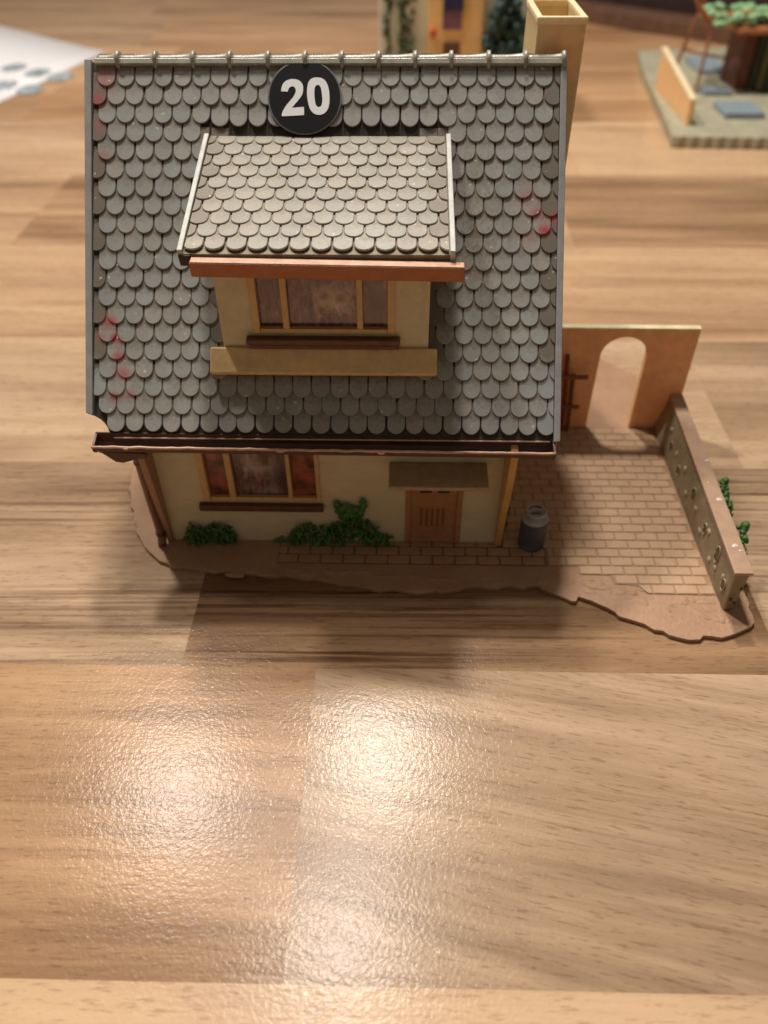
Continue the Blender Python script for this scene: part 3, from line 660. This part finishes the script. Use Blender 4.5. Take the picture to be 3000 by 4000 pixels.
# ------------------------------------------------------------------ arch wall
aw = thing('arch_wall', 'thin orange tan yard wall with tall round arched opening behind the paved yard', 'wall', (13.6, 6.2, 0))
arc = [(10.21, 0), (10.21, 4.06), (17.02, 4.03), (17.02, 0), (15.42, 0), (15.42, 3.02)]
cx, r_ = (13.86 + 15.42) / 2, (15.42 - 13.86) / 2
arc += [(cx + r_ * math.cos(a), 3.02 + r_ * .92 * math.sin(a)) for a in [math.pi * k / 22 for k in range(1, 22)]]
arc += [(13.86, 3.02), (13.86, 0)]
m_ = MB(); m_.prism(arc, 6.1, 6.32, XZY); m_.obj('panel', M['arch'], aw)
m_ = MB(); m_.add([(10.21, 6.09, 4.061), (17.03, 6.09, 4.031), (17.03, 6.33, 4.031), (10.21, 6.33, 4.061), (10.21, 6.09, 4.10), (17.03, 6.09, 4.07), (17.03, 6.33, 4.07), (10.21, 6.33, 4.10)], [(0, 3, 2, 1), (4, 5, 6, 7), (0, 1, 5, 4), (1, 2, 6, 5), (2, 3, 7, 6), (3, 0, 4, 7)]); m_.obj('top_edge', M['archtop'], aw, bevel=.01)
tr = thing('wooden_frame', 'dark brown timber frame with two cross bars leaning on the tan arch wall', 'timber frame', (12.9, 5.9, 0))
for pts_, r in (([(12.92, 5.86, .06), (12.86, 5.92, 1.5), (12.72, 5.98, 3.1)], .085), ([(13.12, 5.80, .06), (13.09, 5.9, 1.3), (13.03, 5.97, 2.35)], .08), ([(12.3, 5.9, .06), (12.28, 5.94, 1.6), (12.25, 5.98, 3.0)], .08)):
    m_ = MB(); m_.tube(pts_, r, 6); m_.obj('upright', M['trellis'], tr)
for z, a, b in ((2.38, 12.1, 13.5), (1.15, 12.1, 13.38)):
    m_ = MB(); m_.box(a, b, 5.70, 5.80, z - .08, z + .07); m_.obj('cross_bar', M['trellis'], tr, bevel=.02)

# ------------------------------------------------------------------ stone wall with coping
sw = thing('stone_wall', 'low grey brown stone wall with flat pinkish coping along the right of the yard', 'wall', (16.5, 2, 0))
m_ = MB(); NY = 14; vs = []
for i in range(NY + 1):
    t_ = i / NY; y = -2.68 + t_ * 8.76; j = lambda: rb.uniform(-.02, .02)
    xb = 16.26 + .05 * t_; xt = 16.17 + .44 * t_; zt = 1.60 - .2 * t_
    vs += [(xb + j() * .3, y, 0), (xt + j(), y, zt), (xt + .42 + j(), y, zt), (xb + .40, y, 0)]
vs[0] = (16.30, -2.64, 0); vs[3] = (16.58, -2.60, 0); 
fs = [(0, 1, 2, 3), (4 * NY + 3, 4 * NY + 2, 4 * NY + 1, 4 * NY)]
for i in range(NY):
    a = 4 * i
    for k in range(4): fs.append((a + (k + 1) % 4, a + k, a + 4 + k, a + 4 + (k + 1) % 4))
m_.add(vs, fs); swo = m_.obj('masonry', M['stonewall'], sw, bevel=.05)
m_ = MB(); m_.add([(16.10, -2.78, 1.605), (16.61, -2.78, 1.605), (17.03, 6.07, 1.405), (16.58, 6.07, 1.405), (16.10, -2.78, 1.70), (16.61, -2.78, 1.70), (17.03, 6.07, 1.50), (16.58, 6.07, 1.50)], [(0, 3, 2, 1), (4, 5, 6, 7), (0, 1, 5, 4), (1, 2, 6, 5), (2, 3, 7, 6), (3, 0, 4, 7)])
m_.obj('coping', M['cap'], sw, bevel=.02)
def inner(y, f):   # point on the yard face of the wall
    t_ = (y + 2.68) / 8.76; return Vector((16.26 + .05 * t_ + (-.09 + .39 * t_) * f - .01, y, f * (1.6 - .2 * t_)))
for (y, f, ry, rz, dk) in ((-2.25, .42, .10, .17, 1), (-2.1, .5, .09, .12, 0), (-1.35, .62, .12, .26, 1), (-1.5, .35, .10, .10, 0), (-1.0, .25, .12, .10, 0), (-.4, .62, .12, .1, 0), (-.1, .52, .10, .17, 1), (.15, .30, .12, .1, 0), (.9, .45, .12, .1, 0), (1.4, .55, .14, .25, 1), (1.9, .3, .12, .12, 0), (2.6, .6, .13, .11, 0), (3.0, .35, .12, .16, 1), (3.6, .5, .13, .12, 0), (4.2, .4, .12, .2, 1), (4.7, .65, .12, .1, 0), (5.2, .45, .12, .12, 0)):
    m_ = MB(); m_.blob(inner(y, f), (.045 if not dk else .02, ry, rz), None, 10, 6, .18, int(y * 100)); m_.obj('stone', M['stoned' if dk else 'stone'], sw, smooth=True)
    if dk:
        m_ = MB(); c_ = inner(y, f); m_.tube([c_ + Vector((-.005, (ry + .025) * math.cos(a), (rz + .03) * math.sin(a))) for a in [2 * math.pi * k / 14 for k in range(15)]], .022, 6); m_.obj('stone_rim', M['stone'], sw, smooth=True)
for (x, z, r) in ((16.53, .95, .05), (16.36, .5, .06), (16.5, .35, .04)):
    m_ = MB(); m_.blob((x, -2.68 + .02, z), (r, .03, r * 1.2), None, 8, 5, .2, int(x * 99)); m_.obj('stone', M['stoned'], sw, smooth=True)
for (y, x, r) in ((2.2, 16.78, .08), (.3, 16.60, .11), (-1.7, 16.44, .10), (-1.9, 16.52, .06), (4.2, 16.8, .05), (1.1, 16.5, .04)):
    m_ = MB(); m_.blob((x, y, 1.70 - (y + 2.78) * .0226 - .004), (r, r * .8, .03), None, 10, 6, .12, int(y * 77)); m_.obj('glue_drop', M['bead'], sw, smooth=True)

# ------------------------------------------------------------------ milk churn
ch = thing('milk_churn', 'dark grey toy milk churn with ringed lid at the right corner of the house', 'milk churn', (11.13, -.07, .046))
MC = Matrix.Translation((11.13, -.05, .045))
m_ = MB(); m_.lathe([(.37, .0), (.405, .03), (.405, .12), (.385, .15), (.40, .2), (.405, 1.0), (.40, 1.05), (.37, 1.08)], MC, 36); m_.obj('body', M['can'], ch, smooth=True)
m_ = MB(); m_.lathe([(.395, 1.06), (.405, 1.08), (.39, 1.11), (.30, 1.16), (.24, 1.19), (.235, 1.205)], MC, 36); m_.obj('shoulder', M['cantop'], ch, smooth=True)
m_ = MB(); m_.lathe([(.23, 1.16), (.24, 1.26), (.305, 1.27), (.315, 1.36), (.305, 1.39), (.262, 1.395), (.24, 1.355), (.02, 1.352)], MC, 36); lid = m_.obj('lid', M['cantop'], ch, smooth=True)
m_ = MB(); m_.box(-.245, .245, -.04, .04, 1.35, 1.395, MC @ Matrix.Rotation(.28, 4, 'Z')); m_.obj('lid_bar', M['cantop'], lid, bevel=.01)
m_ = MB(); m_.tube([MC @ Vector((.20 * math.cos(a), .20 * math.sin(a), 1.36)) for a in [.6 + 2.2 * k / 12 for k in range(13)]], .022, 6); m_.tube([MC @ Vector((.13 + .0 * k, -.1, 1.36)) if k else MC @ Vector((-.14, -.12, 1.36)) for k in range(2)], .02, 6); m_.obj('lid_slot', M['dark'], lid)
# ------------------------------------------------------------------ plants
def bush(name, label, env, n, seed, mat='leaf', depth=.28, y=-.02, leaf=(.11, .17), stems=()):
    p = thing(name, label, 'plant', (sum(e[0] for e in env) / len(env), y, .03))
    rr_ = random.Random(seed); m_ = MB()
    def H(x):
        for a, b in zip(env[:-1], env[1:]):
            if a[0] <= x <= b[0]: return a[1] + (b[1] - a[1]) * (x - a[0]) / (b[0] - a[0])
        return 0
    c = 0
    while c < n:
        x = rr_.uniform(env[0][0], env[-1][0]); z = rr_.uniform(.03, 1.9)
        if z > H(x): continue
        c += 1; a = rr_.uniform(*leaf); dd = depth * (1 - .5 * z / 1.9)
        m_.blob((x, y - rr_.uniform(.0, dd), z), (a * rr_.uniform(.24, .42), a * .2, a * rr_.uniform(.9, 1.25)), rotm(rr_.uniform(-.9, .7), rr_.uniform(-1.2, 1.2), rr_.uniform(-1, 1)), 7, 5, .15, c + seed * 1000)
    m_.obj('foliage', M[mat], p, smooth=True)
    m_ = MB()
    for st in stems: m_.tube(st, .035, 6)
    if stems: m_.obj('stem', M[mat], p, smooth=True)
    return p
bush('low_bush', 'small low green bush under the left end of the ground floor window', [(.40, .1), (.48, .62), (.75, .80), (1.05, .55), (1.3, .78), (1.65, .72), (1.9, .55), (2.05, .12)], 115, 4, stems=[[(1.1, -.12, .03), (1.2, -.1, .5)], [(.8, -.12, .03), (.72, -.1, .6)]])
bush('tall_bush', 'large spreading green bush climbing the wall between window and door', [(3.25, .1), (3.7, .45), (4.0, .7), (4.25, .92), (4.6, .75), (4.95, .8), (5.15, .9), (5.4, 1.1), (5.6, 1.0), (5.8, 1.25), (6.05, .95), (6.3, .75), (6.6, .5), (6.95, .15)], 250, 8, leaf=(.10, .17), stems=[[(5.6, -.1, .3), (5.5, -.1, 1.3)], [(5.8, -.1, .3), (5.95, -.1, 1.6)]])
tb = bpy.data.objects['tall_bush']; m_ = MB()
for q, (x, z, a) in enumerate([(5.18, 1.62, .17), (5.32, 1.45, .20), (5.22, 1.36, .15), (5.48, 1.52, .16), (5.55, 1.35, .18), (5.72, 1.42, .16), (5.96, 1.74, .15), (5.98, 1.58, .15), (5.93, 1.42, .14), (5.88, 1.25, .16), (5.70, 1.15, .18), (5.45, 1.18, .18), (5.28, 1.12, .12), (5.62, 1.5, .1)]):
    m_.blob((x, -.10 - .01 * (q % 3), z), (a * .75, a * .4, a), rotm(.2, rb.uniform(-.8, .8), 0), 10, 6, .10, q)
m_.obj('foliage', M['leaf'], tb, smooth=True)
for q, (x, y, z, lab) in enumerate(((17.02, 1.15, 1.30, 'topmost tiny green sprig on the far side of the stone wall'), (17.02, .45, 1.12, 'middle tiny green sprig on the far side of the stone wall'), (16.98, -.85, 1.18, 'largest bright green sprig outside the front end of the stone wall'))):
    sz = (1.0, .85, 1.5)[q]; p = thing('wall_sprig', lab, 'plant', (x - .1, y, z), 'sprigs outside the stone wall'); m_ = MB(); rr_ = random.Random(q)
    for k in range(int(10 * sz) + 3):
        f = k / (10 * sz + 3); m_.blob((x + rr_.uniform(-.1, .12), y - f * .45 * sz + .15, z + .22 * sz - f * .45 * sz), [rr_.uniform(.07, .13)] * 3, None, 7, 5, .2, k)
    m_.obj('foliage', M['leaf2'], p, smooth=True)
    m_ = MB(); m_.tube([(16.66, y + .05, z - .3), (x - .08, y, z - .05), (x, y - .1, z)], .04, 6); m_.obj('stem', M['leaf'], p, smooth=True)
p = thing('corner_shoot', 'thin dark green shoot behind the tan corner post of the house', 'plant', (10.3, .4, .03)); m_ = MB()
for k in range(9): m_.blob((10.36 + rb.uniform(-.04, .06), .5 + rb.uniform(-.1, .1), .1 + k * .11), (.07, .06, .09), None, 7, 5, .2, k)
m_.obj('foliage', M['leaf'], p, smooth=True)
m_ = MB(); m_.tube([(10.36, .5, .03), (10.36, .5, 1.0)], .03, 6); m_.obj('stem', M['leaf'], p)

# ------------------------------------------------------------------ paper sheet at the far left
M['paper'] = plastic('paper_white', (.80, .79, .82), .02, .7, .05, dirt_amt=0)
M['print'] = plastic('grey_print', (.30, .35, .38), .8, .7, .1, 1.6)
pp = thing('paper_sheet', 'white paper sheet printed with two rows of grey oval pictures', 'paper', (-30, 52, ZT))
tip = Vector((-20.6, 64.0)); e1 = Vector((-34.7, 75.0)) - tip; e2 = Vector((-24.2, 48.2)) - Vector((-20.6, 64.0))
a1 = e1.normalized(); a2 = e2.normalized()
c4 = [tip, tip + a1 * 34, tip + a1 * 34 + a2 * 17, tip + a2 * 17]
m_ = MB(); n_ = 12; vs = []
for i in range(n_ + 1):
    for j in range(3):
        q = tip + a1 * 34 * i / n_ + a2 * 17 * j / 2; vs.append((q.x, q.y, ZT + .02 + .25 * (i / n_) ** 2))
fs = [(i * 3 + j, i * 3 + j + 1, (i + 1) * 3 + j + 1, (i + 1) * 3 + j) for i in range(n_) for j in range(2)]
m_.add(vs, fs); po = m_.obj('sheet', M['paper'], pp, smooth=True); so = po.modifiers.new('thickness', 'SOLIDIFY'); so.thickness = .012; so.offset = -1
for (px_, py_) in ((-21.9, 55.3), (-24.3, 56.6), (-27.0, 58.3), (-23.1, 51.4), (-25.7, 52.6), (-28.4, 54.0)):
    m_ = MB(); n_ = 24; vs = [(0, 0, .0)] 
    d = Vector((px_, py_)) - tip; f = max(0, d.dot(a1) / 34)
    poly = [(1.05 * math.cos(2 * math.pi * k / n_), 1.45 * math.sin(2 * math.pi * k / n_)) for k in range(n_)]
    m_.prism(poly, .03, .04, Matrix.Translation((px_, py_, ZT + .02 + .25 * f * f))); m_.obj('printed_oval', M['print'], pp)

# ------------------------------------------------------------------ blurred toys at the back
M['bgwall'] = plastic('far_wall_green', (.78, .80, .68), .12, .6, 0, .5)
M['bgtan'] = plastic('far_panel_tan', (.85, .55, .24), .2, .5, 0, .5)
M['bgtree'] = plastic('far_tree', (.022, .06, .05), .5, .6, .3, 1)
M['bgvine'] = plastic('far_vine', (.10, .13, .06), .5, .6, .3, 1)
M['purple'] = plastic('far_purple', (.22, .10, .15), .3, .5, 0, 1)
M['navy'] = plastic('far_navy', (.03, .03, .10), .3, .5, 0, 1)
M['bgyel'] = plastic('far_yellow', (.70, .52, .10), .1, .5, 0)
M['bgred'] = plastic('far_red', (.62, .12, .04), .1, .5, 0)
M['bgplate'] = plastic('far_plate_green', (.40, .38, .27), .15, .6, .4, 1)
M['bgblue'] = plastic('far_blue', (.26, .32, .37), .15, .5, .1)
M['bgorange'] = plastic('far_orange', (.42, .15, .06), .15, .45, .1)
M['bgdark'] = plastic('far_dark', (.030, .016, .014), .3, .5, .2, 1)
M['bgbrown'] = plastic('far_brown', (.13, .065, .04), .2, .5, .2, 1)
M['bggreen'] = plastic('far_foliage', (.30, .52, .27), .35, .6, .4, 2)
M['dkgreen'] = plastic('far_green_post', (.03, .05, .02), .3, .5, .1)
M['olive'] = plastic('far_olive', (.17, .14, .05), .2, .5, .1)
M['redbr'] = plastic('far_redbrown', (.17, .055, .03), .2, .5, .1)
Y0 = 42.0
h2 = thing('distant_toy_house', 'blurred grey green toy house with tan entrance panel and dark green tree behind the ridge', 'toy house', (10, Y0, ZT))
m_ = MB(); m_.box(5.35, 15.1, Y0, Y0 + 6, ZT, 11); m_.obj('wall', M['bgwall'], h2, bevel=.1)
m_ = MB(); m_.box(8.55, 12.15, Y0 - .35, Y0 - .003, ZT, 10.5); m_.obj('entrance_panel', M['bgtan'], h2, bevel=.05)
m_ = MB(); m_.box(9.5, 10.75, Y0 - .45, Y0 - .352, 5.9, 8.6); dw = m_.obj('window', M['purple'], h2, bevel=.05)
m_ = MB(); m_.box(9.55, 10.8, Y0 - .5, Y0 - .452, 7.0, 7.9); m_.obj('pane', M['navy'], dw)
m_ = MB(); m_.box(10.85, 11.0, Y0 - .45, Y0 - .352, 6.6, 7.9); m_.obj('sash', M['bgyel'], h2)
m_ = MB(); m_.box(9.6, 10.7, Y0 - .45, Y0 - .352, 3.0, 5.2); m_.obj('doorway', M['bgbrown'], h2, bevel=.05)
m_ = MB(); m_.blob((8.9, Y0 - .45, 5.75), (.22, .12, .35)); m_.obj('flower', M['bgred'], h2, smooth=True)
m_ = MB(); m_.box(14.95, 15.3, Y0 - .1, Y0 - .003, ZT, 11); m_.obj('corner_board', M['navy'], h2)
t2 = thing('distant_tree', 'blurred dark green conifer beside the right corner of the distant toy house', 'tree', (13.6, Y0 - .7, ZT)); m_ = MB()
for k in range(130):
    z = rb.uniform(3.2, 7.8); wd = 1.1 * (1 - abs(z - 5.2) / 3.4) + .25
    m_.blob((13.65 + rb.uniform(-wd, wd), Y0 - .8 + rb.uniform(-.4, .4), z), [rb.uniform(.2, .38)] * 3, None, 6, 4, .2, k)
m_.obj('crown', M['bgtree'], t2, smooth=True); m_ = MB(); m_.tube([(13.6, Y0 - .8, ZT), (13.65, Y0 - .8, 4)], .2, 8); m_.obj('trunk', M['bgbrown'], t2)
t3 = thing('distant_vine', 'blurred dark climbing vines on the left of the distant toy house', 'plant', (6.8, Y0 - .3, ZT)); m_ = MB()
for xs_, lean in ((5.9, .1), (6.9, .0), (7.35, .25)):
    for k in range(40):
        z = rb.uniform(2.5, 9.5); m_.blob((xs_ + lean * (z - 5) * .2 + rb.uniform(-.22, .22), Y0 - .3 + rb.uniform(-.1, .1), z), [rb.uniform(.14, .26)] * 3, None, 6, 4, .2, k)
m_.obj('foliage', M['bgvine'], t3, smooth=True)
m_ = MB(); m_.tube([(6.9, Y0 - .25, ZT), (6.9, Y0 - .25, 9)], .1, 6); m_.tube([(6.0, Y0 - .25, ZT), (6.0, Y0 - .25, 9)], .1, 6); m_.obj('stem', M['bgvine'], t3)
# right hand toy on its green plate
bpz = thing('distant_base_plate', 'blurred grey green scalloped base plate of another toy in the upper right corner', 'base plate', (34, 48, ZT))
bx0, by0 = 24.8, 37.7
edge_pts = [(bx0, by0)] + [(bx0 + k * .42, by0 - (.18 if k % 2 else 0) - .05 * k * .42) for k in range(1, 50)] + [(46, 64), (27.6, 61), (26.6, 55), (25.6, 45)]
m_ = MB(); m_.prism(edge_pts, ZT + .01, ZT + .75); m_.obj('plate', M['bgplate'], bpz, bevel=.08)
for (x, y, a, b) in ((29.2, 41.2, 1.35, 1.5), (30.6, 52.8, 1.2, 2.2), (29.3, 46.8, 1.0, .7)):
    m_ = MB(); m_.box(x, x + 2 * a, y, y + 2 * b, ZT + .75, ZT + 1.15); m_.obj('paving_slab', M['bgblue'], bpz, bevel=.05)
tw = thing('distant_tan_wall', 'blurred low tan wall along the left edge of the distant green plate', 'wall', (27.2, 47, .6))
m_ = MB(); m_.prism([(39.8, .62), (48.9, .62), (48.9, 3.2), (39.8, 2.05)], 26.15, 26.45, YZX); m_.obj('panel', M['arch'], tw)
m_ = MB(); m_.prism([(39.75, 2.05), (48.95, 3.2), (48.95, 3.4), (39.75, 2.25)], 26.1, 26.5, YZX); m_.obj('top_edge', M['archtop'], tw)
ld = thing('distant_orange_frame', 'blurred orange pole frame with cross bars standing on the distant green plate', 'frame', (28.5, 46.5, .6))
for a, b in (((28.9, 47.6, .6), (28.97, 47.6, 4.6)), ((28.2, 52.0, .6), (27.85, 48.6, 4.6)), ((28.97, 47.6, 4.5), (27.4, 47.6, 6.6)), ((27.85, 48.6, 4.5), (28.2, 47.9, 6.8))):
    m_ = MB(); m_.tube([a, b], .12, 8); m_.obj('pole', M['bgorange'], ld)
for a, b, r in (((28.93, 47.6, 3.2), (28.0, 50, 3.0), .1), ((29.3, 47.6, 4.9), (27.6, 47.6, 6.3), .15), ((28.93, 47.6, 3.2), (32.0, 52, 2.0), .09), ((29.0, 47.5, 5.4), (31.5, 47.5, 5.9), .12)):
    m_ = MB(); m_.tube([a, b], r, 8); m_.obj('cross_bar', M['bgorange'], ld)
dt = thing('distant_tower', 'blurred red brown and green toy hut under pale green foliage in the upper right corner', 'toy hut', (34.5, 49, .6))
for x, y, wd, mt in ((32.0, 48.6, .95, 'redbr'), (32.96, 48.2, .5, 'dkgreen'), (33.47, 47.9, .42, 'olive'), (33.9, 47.6, .5, 'dkgreen'), (34.41, 47.3, 3.0, 'redbr')):
    m_ = MB(); m_.box(x, x + wd, y, y + 3.5, .62, 4.6); m_.obj('side_panel', M[mt], dt, bevel=.05)
m_ = MB(); m_.box(30.6, 40, 46.6, 53, 4.62, 4.95); m_.obj('roof_edge', M['bgorange'], dt, bevel=.05)
fo_ = thing('distant_foliage', 'blurred pale green foliage draped over the orange edged roof in the upper right corner', 'plant', (33, 47, 7)); m_ = MB()
for k in range(130):
    x = rb.uniform(28.8, 38.5); m_.blob((x, 46.5 + rb.uniform(0, 5), 5.25 + rb.uniform(-.15, .5) - (1.3 if (30.6 < x < 31.6 and k % 2 == 0) else 0) * rb.random()), (rb.uniform(.3, .55), rb.uniform(.3, .5), rb.uniform(.12, .25)), rotm(rb.uniform(-.4, .4), rb.uniform(-.4, .4), 0), 7, 4, .25, k)
m_.obj('foliage', M['bggreen'], fo_, smooth=True)
db = thing('distant_dark_building', 'blurred dark brown box shaped building at the top edge right of the chimney', 'toy building', (30, 82, ZT))
Mb = Matrix.Translation((26.5, 79.5, ZT)) @ Matrix.Rotation(math.radians(-40), 4, 'Z')
m_ = MB(); m_.box(-4, 24, 0, 10, .3, 14, Mb); m_.obj('wall', M['bgdark'], db, bevel=.1)
m_ = MB(); m_.box(-6, 26, -3.0, 12, .0, 1.4, Mb); m_.obj('plinth', M['bgbrown'], db, bevel=.1)
for o in bpy.data.objects:
    if '_loc' in o: del o['_loc']
